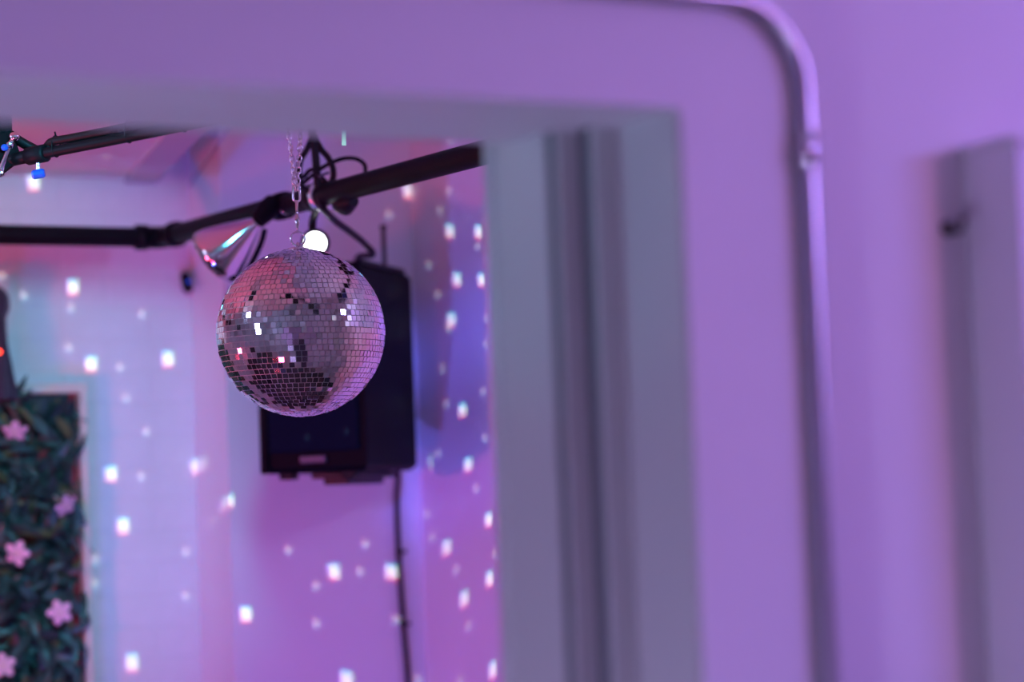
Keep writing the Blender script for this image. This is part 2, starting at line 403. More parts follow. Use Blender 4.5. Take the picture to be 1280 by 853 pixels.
for xx in (0.9, -0.6):
    c = Vector((xx, 5.15, ZP))
    hg = MB().lathe([(-0.010, PR), (-0.010, PR+0.003), (0.010, PR+0.003), (0.010, PR)], c, (1, 0, 0), 18).build('hanger_ring', 'dark_metal', pp)
    MB().tube([c+Vector((0, 0, PR)), Vector((c.x, c.y, ZS))], 0.004, 8).build('hanger_rod', 'dark_metal', hg)
def on_pipe(x):                                   # point of the sloping run seen at column x
    best = None
    for k in range(400):
        p = e1+dirn*(k*0.006); v = p-CAM
        xx = 640+F_PX*v.dot(_r)/v.dot(_f)
        if best is None or abs(xx-x) < best[0]: best = (abs(xx-x), p, v.dot(_f))
    return best[1], best[2]

# ------------------------------------------------------------------ spot lamps on the pipe
pA, dA = on_pipe(352)
l1 = thing('spot_lamp', pA, 'chrome cone spot lamp clamped to the black pipe, tilted down', 'lamp', 'spot lamps on the pipe')
sock_a = at(343, 252, dA-0.02); sock_b = at(321, 277, dA-0.04)
ax = (at(269, 321, dA+0.00)-sock_b); Lc = ax.length
MB().tube([sock_a, sock_a*0.55+sock_b*0.45, sock_b], [0.019, 0.023, 0.017], 18).build('socket', 'black_plastic', l1)
MB().lathe([(0.0, 0.012), (0.010, 0.017), (0.025, 0.024), (0.06, 0.041), (Lc*0.85, 0.059), (Lc, 0.064), (Lc, 0.0625), (Lc*0.85, 0.0575), (0.06, 0.0345), (0.02, 0.018), (0.012, 1e-4)], sock_b, ax, 36).build('reflector', 'chrome', l1)
MB().lathe([(0.02, 1e-4), (0.03, 0.010), (0.055, 0.016), (0.075, 0.012), (0.08, 1e-4)], sock_b, ax, 18).build('bulb', 'white_plastic', l1)
cl = MB().lathe([(-0.02, PR), (-0.02, PR+0.006), (0.02, PR+0.006), (0.02, PR)], pA, dirn, 18).build('clamp', 'black_plastic', l1)
MB().tube([pA, pA*0.4+sock_a*0.6, sock_a], 0.012, 10).build('neck', 'black_plastic', l1)
MB().tube([at(352, 263, dA-0.03), at(361, 266, dA-0.03)], 0.006, 10).build('wing_screw', 'steel', cl)
MB().tube(catmull([at(331, 287, dA-0.02), at(326, 305, dA-0.01), at(314, 330, dA+0.0), at(300, 352, dA+0.02)], 6), 0.006, 8).build('yoke_arm', 'black_plastic', l1)

pB, dB = on_pipe(395)
l2 = thing('spot_lamp', pB, 'lit spot lamp glowing white just behind the top of the mirror ball', 'lamp', 'spot lamps on the pipe')
bc = at(394, 304, dB+0.05); axb = (CAM+Vector((0.3, 0, 0.0))-bc).normalized()
MB().lathe([(-0.075, 1e-4), (-0.075, 0.014), (-0.05, 0.018), (-0.03, 0.026), (0.004, 0.030), (0.006, 0.029), (0.0, 0.0225)], bc, axb, 30).build('housing', 'dark_metal', l2)
MB().lathe([(0.0, 0.0225), (0.004, 0.018), (0.006, 0.010), (0.0065, 1e-4)], bc, axb, 24).build('lens', 'warm_bulb', l2)
MB().lathe([(-0.018, PR), (-0.018, PR+0.006), (0.018, PR+0.006), (0.018, PR)], pB, dirn, 18).build('clamp', 'black_plastic', l2)
MB().tube(catmull([pB+Vector((0, 0, -PR)), pB*0.5+bc*0.5+Vector((0.01, 0.04, 0)), bc-axb*0.06], 5), 0.008, 8).build('neck', 'black_plastic', l2)
pD = pB+Vector((0, 0, -0.004)); 
MB().lathe([(-0.006, PR+0.001), (-0.006, PR+0.009), (0.006, PR+0.009), (0.006, PR+0.001)], on_pipe(402)[0], dirn, 22).build('clamp_band', 'steel', l2)

# ------------------------------------------------------------------ cables over the pipe
dC = dB-0.03
cb = thing('cable_bundle', at(398, 215, dC), 'knotted black cables looped over the pipe behind the chain', 'cable')
def wire(nm, pix, r, par, mt='black_rubber'):
    return MB().tube(catmull([at(*p) for p in pix], 7), r, 8).build(nm, mt, par)
zt_ = at(389, 120, dC)
top_c = Vector((zt_.x, zt_.y, ZC))
MB().tube(catmull([top_c, at(390, 150, dC), at(392, 168, dC), at(394, 190, dC), at(396, 215, dC), at(398, 235, dC)], 7), [0.0085]*36, 8).build('drop_cable', 'black_rubber', cb)
wire('cable_loop', [(391, 168, dC), (384, 186, dC), (376, 200, dC-.01), (374, 215, dC-.01), (377, 232, dC-.01), (386, 240, dC)], 0.0065, cb)
wire('cable_loop', [(393, 170, dC), (401, 186, dC), (410, 197, dC-.01), (416, 210, dC-.01), (416, 224, dC), (408, 236, dC)], 0.0065, cb)
wire('cable_loop', [(377, 231, dC), (392, 218, dC-.01), (404, 209, dC-.01), (418, 202, dC), (432, 198, dC), (446, 199, dC), (456, 207, dC+.01), (456, 222, dC+.03)], 0.0045, cb)
wire('cable_loop', [(379, 222, dC), (390, 212, dC-.01), (402, 222, dC-.01), (412, 232, dC)], 0.0045, cb)
wire('cable_tie', [(399, 221, dC-.025), (405, 218, dC-.03), (411, 216, dC-.025)], 0.003, cb, 'grey_badge')
jb = MB(); c0 = at(431, 246, on_pipe(425)[1]); jb.tube([c0-dirn*-0.035+Vector((0,0,-0.012)), c0+Vector((0,0,-0.016)), c0-dirn*0.03+Vector((0,0,-0.012))], [0.012, 0.022, 0.014], 12)
jb.build('strain_relief', 'black_rubber', cb)

# ------------------------------------------------------------------ wall speaker in the corner
SP_TH = R(45); SW, SD, SH = 0.244, 0.334, 0.452
fr = at(459, 588, 5.2)                                      # lower front edge on the right
fdir = Vector((-math.sin(SP_TH), -math.cos(SP_TH), 0)); sdir = Vector((math.cos(SP_TH), -math.sin(SP_TH), 0))   # front normal, to the right along the front
base = fr - sdir*SW/2 - fdir*SD/2
spk = thing('wall_speaker', base, 'black loudspeaker box hung in the corner behind the mirror ball', 'speaker')
MS = Matrix.Translation(base) @ Matrix((( sdir.x, -fdir.x, 0), (sdir.y, -fdir.y, 0), (0, 0, 1))).to_4x4()
# cabinet tapers to the rear (wedge)
def wedge(x, y, z): return MS @ Vector((x, y, z))
m = MB()
k = 0.97
pl = [(-SW/2, -SD/2), (SW/2, -SD/2), (SW/2*0.98, SD*0.10), (SW/2*k, SD/2), (-SW/2*k, SD/2), (-SW/2*0.98, SD*0.10)]
bv = 0.012; inner = [(x*(1-2*bv/SW), y*(1-2*bv/SD)) for x, y in pl]
layers = [(0, inner), (bv, pl), (SH-bv, pl), (SH, inner)]
vs = [wedge(x, y, z) for z, P in layers for x, y in P]; fs = []
for a in range(3):
    for b in range(6): fs.append((a*6+b, a*6+(b+1)%6, (a+1)*6+(b+1)%6, (a+1)*6+b))
fs += [tuple(reversed(range(6))), tuple(range(18, 24))]
m.add(vs, fs); m.build('cabinet', 'speaker_box', spk)
g = MB().box((-SW/2+0.018, -SD/2-0.008, 0.045), (SW/2-0.014, -SD/2, SH-0.03), 0.004, MS).build('grille', 'speaker_grille', spk)
MB().box((-0.030, -SD/2-0.010, 0.020), (0.030, -SD/2-0.001, 0.036), 0.002, MS).build('badge', 'grey_badge', spk)
MB().box((-SW/2, -SD/2-0.012, 0.0), (-SW/2+0.018, -SD/2, SH), 0.003, MS).build('side_rail', 'speaker_box', spk)
MB().box((-SW/2, -SD/2-0.012, SH-0.02), (SW/2, -SD/2, SH), 0.003, MS).build('top_rail', 'speaker_box', spk)
for x, y in ((-SW/2+0.05, -SD/2+0.03), (SW/2-0.05, -SD/2+0.03), (-SW/2+0.06, SD/2-0.05), (SW/2-0.07, SD/2-0.05)):
    MB().box((x-0.017, y-0.017, -0.014), (x+0.017, y+0.017, 0.002), 0.003, MS).build('rubber_foot', 'black_rubber', spk)
br = MB().box((-0.02, -SD/2+0.03, -0.014), (0.075, SD/2-0.02, -0.002), 0.002, MS).build('bracket_plate', 'dark_metal', spk)
MB().box((0.0, -SD/2+0.05, -0.028), (0.06, SD/2-0.06, -0.013), 0.003, MS).build('bracket_arm', 'dark_metal', br)
w0 = MS @ Vector((0.03, SD/2-0.01, 0.24))
MB().tube([w0, Vector((w0.x+0.06, YS, w0.z))], 0.012, 10).build('wall_arm', 'dark_metal', br)
MB().box((SW/2-0.02, -SD/2+0.02, SH-0.001), (SW/2-0.006, SD/2-0.03, SH+0.008), 0.002, MS).build('fly_track', 'dark_metal', spk)
# cables: from the pipe into the speaker, and down the wall
d1 = on_pipe(405)[1]
sc_ = thing('speaker_cable', at(440, 290, 5.0), 'thick black cable drooping from the pipe to the top of the loudspeaker', 'cable')
tgt = MS @ Vector((SW/2-0.075, 0.02, SH))
MB().tube(catmull([at(398, 248, d1-0.02), at(405, 262, d1-0.01), at(419, 276, d1+0.06), at(438, 290, d1+0.16), at(455, 304, d1+0.25), at(466, 318, d1+0.34), tgt+Vector((0, 0, 0.03)), tgt], 7), 0.0072, 10).build('cable', 'black_rubber', sc_)
dc = thing('wall_cable', at_y(500, 700, YS-0.012), 'dark cable running down the wall below the loudspeaker', 'cable')
wp = [MS @ Vector((0.03, SD/2+0.004, 0.10)), at_y(496, 585, YS-0.03), at_y(496, 620, YS-0.014), at_y(497, 660, YS-0.012), at_y(500, 720, YS-0.012), at_y(505, 790, YS-0.012), at_y(510, 853, YS-0.012), at_y(512, 950, YS-0.012)]
lo = wp[-1]; wp.append(Vector((lo.x, lo.y, 0.02)))
MB().tube(catmull(wp, 6), 0.0065, 8).build('cable', 'black_rubber', dc)
for yy in (690, 780):
    c = at_y(499 if yy < 700 else 504, yy, YS); MB().box((c.x-0.011, YS-0.020, c.z-0.004), (c.x+0.011, YS, c.z+0.004), 0.001).build('cable_clip', 'dark_metal', dc)
# slim black bracket standing above the speaker
up = thing('bracket_post', MS @ Vector((SW/2-0.03, SD/2-0.06, SH)), 'slim dark rod rising behind the top corner of the loudspeaker', 'rod')
b0 = MS @ Vector((SW/2-0.055, SD/2-0.03, SH)); 
MB().tube([b0, b0+Vector((0, 0, 0.105))], 0.0055, 10).lathe([(0.105, 0.0055), (0.105, 0.009), (0.112, 0.008), (0.114, 1e-4)], b0, (0, 0, 1), 12).build('rod', 'dark_metal', up)

# ------------------------------------------------------------------ hanging bar at the top left
d0 = 4.25
bz = at(60, 199, d0).z
hb0 = at(8, 210, d0); hb0.z = bz
hb1 = at_z(262, 151, bz+0.012)
hd = (hb1-hb0).normalized()
hb = thing('light_bar', hb0, 'black hanging bar with taped cables, steel link and blue clamp knob', 'light bar')
def onbar(x, dy=0.0):
    best = None
    for k in range(400):
        p = hb0+hd*(k*0.0025-0.1); v = p-CAM; xx = 640+F_PX*v.dot(_r)/v.dot(_f)
        if best is None or abs(xx-x) < best[0]: best = (abs(xx-x), p, v.dot(_f))
    return best[1]
hbend = hb0+hd*1.45
MB().tube([onbar(30), hbend], 0.0098, 14).build('tube', 'black_plastic', hb)
MB().tube([onbar(2), onbar(36)], [0.0125, 0.0115], 14).build('inner_sleeve', 'black_plastic', hb)
sl = MB().tube([onbar(35), onbar(36), onbar(56), onbar(57)], [0.012, 0.016, 0.016, 0.012], 14).build('clamp_sleeve', 'black_plastic', hb)
kp = onbar(48); kn = kp+Vector((0, 0, -0.034))
kb = MB().tube([kp, kn], 0.004, 8).build('knob_stem', 'steel', sl)
kax = (_r0*0.96+Vector((0, 0, 0.12))).normalized()
MB().lathe([(-0.011, 1e-4), (-0.011, 0.0065), (-0.008, 0.0085), (0.008, 0.0085), (0.011, 0.0065), (0.011, 1e-4)], kn, kax, 10, False).build('clamp_knob', 'blue_knob', hb)
# post up to the soffit, gusset, steel link
pc = at(1, 170, d0+0.01)
MB().box((pc.x-0.022, pc.y-0.018, bz-0.006), (pc.x+0.0165, pc.y+0.018, ZS), 0.003).build('post', 'matt_black', hb)
ga, gb, gc_ = at(14, 166, d0-0.01), at(27, 199, d0-0.01), at(3, 217, d0-0.01)
gd = at(-14, 170, d0-0.01); nrm_ = Vector((_f.x, _f.y, 0))*0.008
m = MB(); P = [gd, ga, at(20, 180, d0-0.01), gb, gc_, at(-14, 217, d0-0.01)]
m.add([p-nrm_ for p in P]+[p+nrm_ for p in P], [tuple(range(6)), tuple(reversed(range(6, 12)))]+[(i, i+6, (i+1)%6+6, (i+1)%6) for i in range(6)])
m.build('gusset', 'matt_black', hb)
lk = MB().tube([at(17, 172, d0-0.03), at(12, 185, d0-0.03), at(3, 206, d0-0.03), at(1, 216, d0-0.03)], [0.0052, 0.0048, 0.0042, 0.0045], 10).build('link_arm', 'chrome', hb)
for (x, y, r) in ((18, 170.5, 0.0085), (12, 181, 0.0062), (1, 217, 0.0068)):
    c = at(x, y, d0-0.034); MB().lathe([(-0.006, 1e-4), (-0.006, r), (0.003, r), (0.006, r*0.6), (0.0065, 1e-4)], c, (CAM-c), 6 if r < 0.008 else 14, r >= 0.008).build('bolt', 'chrome', lk)
c = at(5.5, 184.5, d0-0.034); MB().lathe([(-0.005, 1e-4), (-0.005, 0.006), (0.004, 0.006), (0.005, 1e-4)], c, (CAM-c), 12).build('bolt', 'blue_knob', lk)
# taped cable on the bar
def above(x, h): return onbar(x)+Vector((0, 0, h))
cpts = [at(14, 168, d0+0.01), at(24, 175, d0), at(40, 184, d0), at(55, 190, d0), above(64, 0.0165), above(90, 0.0172), above(150, 0.0165), above(200, 0.0165), hbend+Vector((0, 0, 0.0165))]
MB().tube(catmull(cpts, 7), 0.0075, 10).build('taped_cable', 'black_rubber', hb)
cpts = [at(13, 172, d0+0.03), at(23, 179, d0+0.02), at(38, 187, d0+0.01), at(52, 193, d0+0.005), above(62, 0.010)]
MB().tube(catmull(cpts, 7), 0.005, 10).build('taped_cable', 'black_rubber', hb)
for x in (70, 161, 230):
    c = onbar(x)+Vector((0, 0, 0.008))
    e = hd.cross(Vector((0, 0, 1))).normalized(); upv = Vector((0, 0, 1))
    ring_ = [c+e*0.0105*math.cos(t)+upv*0.0185*math.sin(t) for t in [2*math.pi*k/20 for k in range(20)]]
    zt2 = MB().tube(ring_, 0.0013, 6, closed=True).build('cable_tie', 'black_plastic', hb)
    MB().tube([c+upv*0.018, c+upv*0.0255-hd*0.002], 0.0016, 6).build('tie_tail', 'black_plastic', zt2)
MB().tube([onbar(-40), onbar(30)], 0.0085, 12).build('tube_stub', 'black_plastic', hb)

# ------------------------------------------------------------------ small mint strip hanging by a thread
mp = at(430, 182, 4.32)
ms = thing('hanging_strip', mp, 'small mint-green strip dangling beside the cables', 'hanging strip')
t0_ = at(431, 140, 4.32)
MB().box((-0.0038, -0.0010, 0), (0.0038, 0.0010, (t0_-mp).length), 0.0004, Matrix.Translation(mp) @ Matrix.Rotation(-PSI, 4, 'Z') @ Matrix.Rotation(R(1.5), 4, 'Y')).build('strip', 'mint_strip', ms)
tp = mp+Vector((0.001, 0, (t0_-mp).length)); MB().tube([tp, Vector((tp.x, tp.y, ZC))], 0.0006, 5).build('thread', 'thread', ms)

# ------------------------------------------------------------------ security camera on the brick wall
sp = at_y(233, 353, YA-0.05)
sb = Vector((sp.x+0.012, YA-0.003, sp.z+0.012))
sc2 = thing('security_camera', sb, 'small black security camera with blue glint on the brick wall', 'security camera')
MB().lathe([(0, 0.020), (0.010, 0.019), (0.016, 0.013), (0.018, 1e-4)], sb, (0, -1, 0), 20).build('mount', 'white_plastic', sc2)
ca = Vector((-0.25, -0.9, -0.15)).normalized()
MB().lathe([(0.0, 1e-4), (0.0, 0.009), (0.03, 0.011), (0.040, 0.011), (0.041, 1e-4)], sp-ca*0.034+Vector((0.006, 0, 0.010)), ca, 18).build('body', 'white_plastic', sc2)
MB().tube([sb+Vector((0, -0.012, 0)), sp-ca*0.025+Vector((0.005, 0, 0.006))], 0.005, 8).build('arm', 'white_plastic', sc2)
tl = (Vector((0, 0, 1))-_r0*0.22).normalized()
prof = []
P = [sp+ca*0.007+tl*h for h in (-0.0255, -0.0243, -0.020, -0.013, 0.013, 0.020, 0.0243, 0.0255)]
fpl = MB().tube(P, [0.002, 0.007, 0.0112, 0.0132, 0.0132, 0.0112, 0.007, 0.002], 16).build('face_plate', 'black_plastic', sc2)
MB().lathe([(0, 0.0045), (0.002, 0.0038), (0.003, 1e-4)], sp+ca*0.0195+_r0*0.004+Vector((0,0,0.003)), ca, 14).build('lens', 'blue_lens', fpl)

# ------------------------------------------------------------------ thin strand standing in for a shadow line on the upper wall
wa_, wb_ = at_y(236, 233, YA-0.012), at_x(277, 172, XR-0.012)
tw = MB().tube([wa_, wa_*0.5+wb_*0.5+Vector((-0.004, 0, -0.004)), wb_, wb_+(wb_-wa_)*0.25], 0.0035, 6).build('shadow_line', 'shadow_tone')
tag(tw, 'thin slanting shadow line, modelled as a wire, on the wall above the pipe corner', 'shadow line')

# ------------------------------------------------------------------ living wall panel
FX1 = at_y(113.5, 660, YA-0.055).x; FZ1 = at_y(70, 479.5, YA-0.055).z
FX0, FZ0 = FX1-0.95, 0.75
fw = 0.022
pw = thing('flower_wall_panel', ((FX0+FX1)/2, YA, FZ0), 'framed panel of dark artificial leaves with pink flowers on the brick wall', 'plant panel')
y0, y1 = YA-0.055, YA-0.005
MB().box((FX0, y0, FZ1-fw), (FX1, y1, FZ1), 0.0015).build('frame_board', 'cream_wood', pw)
MB().box((FX0, y0, FZ0), (FX1, y1, FZ0+fw), 0.0015).build('frame_board', 'cream_wood', pw)
MB().box((FX1-fw*0.8, y0, FZ0+fw), (FX1, y1, FZ1-fw), 0.0015).build('frame_board', 'cream_wood', pw)
MB().box((FX0, y0, FZ0+fw), (FX0+fw*0.6, y1, FZ1-fw), 0.0015).build('frame_board', 'cream_wood', pw)
MB().box((FX0+0.01, y1-0.018, FZ0+0.01), (FX1-0.01, y1, FZ1-0.01)).build('backing', 'leaf_dark', pw)
MB().box((FX1-fw*0.8-0.016, y1-0.024, FZ0+fw), (FX1-fw*0.8-0.001, y1-0.016, FZ1-fw), 0.001).build('red_lining', 'red_backing', pw)
def leaf_mesh(kind):
    L, W = {0: (0.050, 0.017), 1: (0.042, 0.014), 2: (0.060, 0.014)}[kind]
    curl = (0.010, 0.004, 0.016)[kind]
    vs = []; fs = []; N = 6
    for i in range(N+1):
        t = i/N; wv = W/2*math.sin(math.pi*min(1, t*0.92+0.06))**0.8 if i < N else 0.0003
        y = L*t; zc = -curl*t*t
        vs += [(-wv, y, zc+wv*0.35), (0, y, zc), (wv, y, zc+wv*0.35)]
    for i in range(N):
        a = i*3; b = a+3
        fs += [(a, a+1, b+1, b), (a+1, a+2, b+2, b+1)]
    return [Vector(v) for v in vs], fs
LM = [leaf_mesh(i) for i in range(3)]
lmats = ['leaf_green', 'leaf_teal', 'leaf_dark', 'leaf_olive', 'leaf_bronze']
lmesh = {}
for kd in range(3):
    for lm in lmats:
        me = bpy.data.meshes.new('leaf'); me.from_pydata([tuple(v) for v in LM[kd][0]], [], LM[kd][1]); me.polygons.foreach_set('use_smooth', [True]*len(LM[kd][1])); me.materials.append(MATS[lm]); me.update(); lmesh[kd, lm] = me
def leaf_pose(x, z, depth, spread=1.0):
    a = random.uniform(0, 2*math.pi)
    while (x > FX1-0.055 and math.cos(a) > 0.4) or (z > FZ1-0.075 and math.sin(a) > 0.0): a = random.uniform(0, 2*math.pi)
    out = random.uniform(0.15, 0.9)
    d = Vector((math.cos(a)*spread, -out, math.sin(a))).normalized()
    nrm = Vector((random.gauss(0, .35), -1, random.gauss(0.35, .35)))
    nrm = (nrm-d*nrm.dot(d)).normalized(); xax = d.cross(nrm)
    q = Matrix((xax, d, nrm)).transposed().to_quaternion()
    s = random.uniform(0.9, 1.5)
    return Matrix.Translation((x, y0+0.012-depth, z)) @ q.to_matrix().to_4x4() @ Matrix.Scale(s, 4)
vis = []
XV0 = at_y(-12, 660, y0).x; ZV0 = at_y(50, 880, y0).z
wts = [0.38, 0.20, 0.32, 0.07, 0.03]
for k in range(300):
    x = random.uniform(XV0, FX1-0.018); z = random.uniform(ZV0, FZ1-0.046)
    dep = random.uniform(-0.018, 0.028)
    if x > FX1-0.035: dep -= 0.012
    M = leaf_pose(x, z, dep)
    o = bpy.data.objects.new('leaf', lmesh[random.randrange(3), random.choices(lmats, wts)[0]]); COL.objects.link(o); o.parent = pw
    o.matrix_local = Matrix.Translation(-pw.location) @ M
# leaf cluster poking out above the frame
for (x, y, ang, kd, lm) in ((10, 483, 100, 2, 'leaf_teal'), (17, 490, 60, 2, 'leaf_dark'), (12, 492, 20, 0, 'leaf_green'), (5, 486, 140, 0, 'leaf_teal'), (23, 492, 35, 1, 'leaf_dark'), (8, 497, -60, 2, 'leaf_bronze'), (20, 500, -45, 2, 'leaf_olive')):
    p = at_y(x, y+8, y0-0.02); d = (_r0*math.cos(R(ang))+Vector((0, 0, 1))*math.sin(R(ang))+Vector((0, -0.35, 0))).normalized()
    nrm = Vector((0.1, -1, 0.3)); nrm = (nrm-d*nrm.dot(d)).normalized(); xa = d.cross(nrm)
    M = Matrix.Translation(p) @ Matrix((xa, d, nrm)).transposed().to_4x4()
    o = bpy.data.objects.new('leaf', lmesh[kd, lm]); COL.objects.link(o); o.parent = pw; o.matrix_local = Matrix.Translation(-pw.location) @ M
mbs = {lm: MB() for lm in lmats}
for k in range(2600):
    x = random.uniform(FX0+0.03, FX1-0.03); z = random.uniform(FZ0+0.03, FZ1-0.05)
    seen = x > XV0 and z > ZV0
    dep = random.uniform(-0.03, -0.012) if seen else random.uniform(-0.02, 0.025)
    if seen and x > FX1-0.05: continue
    M = leaf_pose(x, z, dep); kd = random.randrange(3)
    mbs[random.choices(lmats, wts)[0]].add([M @ v for v in LM[kd][0]], LM[kd][1], True)
for lm, mb_ in mbs.items():
    tag(mb_.build('leaves', lm, pw), None, None, None, 'stuff')
# flowers: five petals and a heart each
pet = MB()
N = 6; vs = []; fs = []
for i in range(N+1):
    t = i/N; wv = 0.0098*math.sin(math.pi*min(0.97, 0.06+0.88*t**1.25))**0.8; yy = 0.003+0.027*t; zz = 0.004*math.sin(math.pi*t*0.8)-0.003*t
    vs += [(-wv, yy, zz-0.001), (0, yy, zz+0.0008), (wv, yy, zz-0.001)]
for i in range(N):
    a = i*3; fs += [(a, a+1, a+4, a+3), (a+1, a+2, a+5, a+4)]
pme = bpy.data.meshes.new('petal'); pme.from_pydata(vs, [], fs); pme.polygons.foreach_set('use_smooth', [True]*len(fs)); pme.materials.append(MATS['petal_pink']); pme.update()
for (x, y, tx, ty, rot) in ((75, 766, 0.1, 0.15, 20), (21, 692, -0.4, 0.2, 50), (4, 832, 0.2, -0.2, 5), (19, 540, 0.1, 1.15, 0), (83, 633, 0.9, 0.8, 30)):
    p = at_y(x, y, y0-0.045)
    n_ = Vector((-0.35+tx, -1, 0.05-ty)).normalized(); e = Vector((0, 0, 1)); e = (e-n_*e.dot(n_)).normalized(); xa = e.cross(n_)
    M0 = Matrix.Translation(p) @ Matrix((xa, e, n_)).transposed().to_4x4() @ Matrix.Rotation(R(rot), 4, 'Z')
    fl = MB().lathe([(-0.004, 0.001), (-0.002, 0.004), (0.003, 0.0036), (0.0055, 0.0015), (0.006, 1e-4)], p, n_, 12).tube([p-n_*0.045, p-n_*0.003], 0.0015, 6).build('flower', 'flower_heart', pw)
    for k in range(5):
        o = bpy.data.objects.new('petal', pme); COL.objects.link(o); o.parent = fl
        o.matrix_local = Matrix.Translation(-parent_origin(fl)) @ M0 @ Matrix.Rotation(2*math.pi*k/5, 4, 'Z') @ Matrix.Rotation(R(-6+random.uniform(-8, 8)), 4, 'X')

# ------------------------------------------------------------------ dark cloth hanging above the panel
yc = YA-0.10
ctop = at_y(-8, 357, yc); cbot = at_y(-8, 500, yc)
cl_ = thing('draped_cloth', cbot, 'dark purple cloth hanging in folds above the flower panel', 'cloth')
rows = []
prof_w = [(0.0, 3), (0.03, 13), (0.10, 20), (0.20, 20), (0.28, 15), (0.40, 15), (0.55, 17), (0.68, 20), (0.80, 22), (0.92, 25), (1.0, 25)]   # half width in pixels of the picture, converted to metres
def pwid(t):
    for (a, wa1), (b, wb1) in zip(prof_w, prof_w[1:]):
        if a <= t <= b: return (wa1+(wb1-wa1)*(t-a)/(b-a))*5.5/F_PX
    return 0.04
m = MB(); N1, N2 = 36, 56; vs = []; fs = []
for i in range(N1+1):
    t = i/N1; c = ctop.lerp(cbot, t); rad = pwid(t)
    for k in range(N2):
        a = 2*math.pi*k/N2
        fold = 1+0.13*math.sin(5*a+2.2*t)*min(1, t*2.5)+0.07*math.sin(11*a-3*t)*min(1, t*2)
        vs.append(c+Vector((math.cos(a)*rad*fold, math.sin(a)*rad*0.75*fold, 0)))
for i in range(N1):
    for k in range(N2): fs.append((i*N2+k, (i+1)*N2+k, (i+1)*N2+(k+1)%N2, i*N2+(k+1)%N2))
m.add(vs, fs, True); m.build('cloth', 'dark_cloth', cl_)
hk2 = Vector((ctop.x, YA-0.003, ctop.z+0.02)); MB().tube(catmull([hk2, hk2+Vector((0, -0.06, 0.0)), ctop+Vector((0, 0, -0.01))], 5), 0.005, 8).build('peg', 'dark_metal', cl_)
rl = at_y(-1, 440, yc-0.035); MB().lathe([(-0.004, 1e-4), (-0.004, 0.005), (0.002, 0.005), (0.005, 0.003), (0.006, 1e-4)], rl, (0, -1, 0), 14).build('indicator_light', 'red_led', cl_)

# ------------------------------------------------------------------ stage lights and added fill lights
for i, (nm, pos, aim, col, watts, cone, lr, glow, label) in enumerate(PARS):
    p = Vector(pos); d = (Vector(aim)-p).normalized()
    mat('glow_'+nm, col, 0.4, emit=tuple(0.5*c+0.5 for c in col) if nm in ('white', 'azure') else (col[0], col[1]*0.4, col[2]*0.4) if nm in ('red', 'ruby') else col, estr=glow)
    t = thing('stage_light', p, label, 'stage light', 'stage lights')
    MB().lathe([(-0.16, 1e-4), (-0.16, lr*0.75), (-0.10, lr*1.05), (-0.005, lr*1.15), (0.02, lr*1.2), (0.02, lr*1.1), (-0.004, lr*1.02)], p, d, 24).build('can', 'black_plastic', t)
    MB().disc(p-d*0.004, d, lr, 24).build('lens', 'glow_'+nm, t)
    s_ = d.cross(Vector((0, 0, 1))).normalized()*lr*1.25
    zt3 = ZC if p.z > 2 else p.z+0.3
    if p.z > 2 and p.y > 3.25 and p.x < edge_x(p.y): zt3 = ZS
    c_ = p-d*0.06
    MB().tube([c_+s_, c_+s_+Vector((0, 0, lr*1.6)), c_-s_+Vector((0, 0, lr*1.6)), c_-s_], 0.006, 8).build('yoke', 'dark_metal', t)
    if p.z > 2: MB().tube([c_+Vector((0, 0, lr*1.6)), Vector((c_.x, c_.y, zt3))], 0.008, 8).build('hanging_rod', 'dark_metal', t)
    else: MB().tube([c_-Vector((0, 0, lr*1.1)), Vector((c_.x, c_.y, 0.02))], 0.012, 10).lathe([(0, 1e-4), (0, 0.16), (0.02, 0.15), (0.025, 1e-4)], Vector((c_.x, c_.y, 0)), (0, 0, 1), 20).build('floor_stand', 'dark_metal', t)
    ld = bpy.data.lights.new('beam_'+nm, 'SPOT'); ld.color = col; ld.energy = watts; ld.spot_size = R(cone); ld.spot_blend = 0.8; ld.shadow_soft_size = lr*0.8
    lo_ = bpy.data.objects.new('beam', ld); COL.objects.link(lo_); lo_.parent = t
    lo_.location = d*0.03; lo_.rotation_mode = 'QUATERNION'; lo_.rotation_quaternion = d.to_track_quat('-Z', 'Y')

bp_, ba_, bcol, bw, bl = Vector(BATTEN[0]), Vector(BATTEN[1]), BATTEN[2], BATTEN[3], BATTEN[4]
bt = thing('added_batten', bp_, 'added violet batten light, made long for soft shadows, under the outer ceiling', 'batten light')
mat('glow_batten', bcol, 0.4, emit=bcol, estr=4.0)
bd = (ba_-bp_).normalized(); bs = bd.cross(Vector((0, 0, 1))).normalized(); bu = bs.cross(bd)
MBt = Matrix.Translation(bp_) @ Matrix((bs, bu, bd)).transposed().to_4x4()
MB().box((-bl/2, -0.045, -0.07), (bl/2, 0.045, -0.006), 0.006, MBt).build('housing', 'black_plastic', bt)
MB().box((-bl/2+0.02, -0.032, -0.006), (bl/2-0.02, 0.032, 0.0), 0.002, MBt).build('diffuser', 'glow_batten', bt)
for sg in (-0.6, 0.6):
    c_ = bp_+bs*sg*bl*0.6-bd*0.05
    MB().tube([c_, Vector((c_.x, c_.y, ZC))], 0.006, 8).build('hanging_rod', 'dark_metal', bt)
ld = bpy.data.lights.new('batten_light', 'AREA'); ld.shape = 'RECTANGLE'; ld.size = bl-0.05; ld.size_y = 0.06; ld.color = bcol; ld.energy = bw
lo_ = bpy.data.objects.new('batten_light', ld); COL.objects.link(lo_); lo_.parent = bt
lo_.matrix_local = Matrix.Translation(bd*0.01) @ Matrix((bs, -bu, -bd)).transposed().to_4x4()
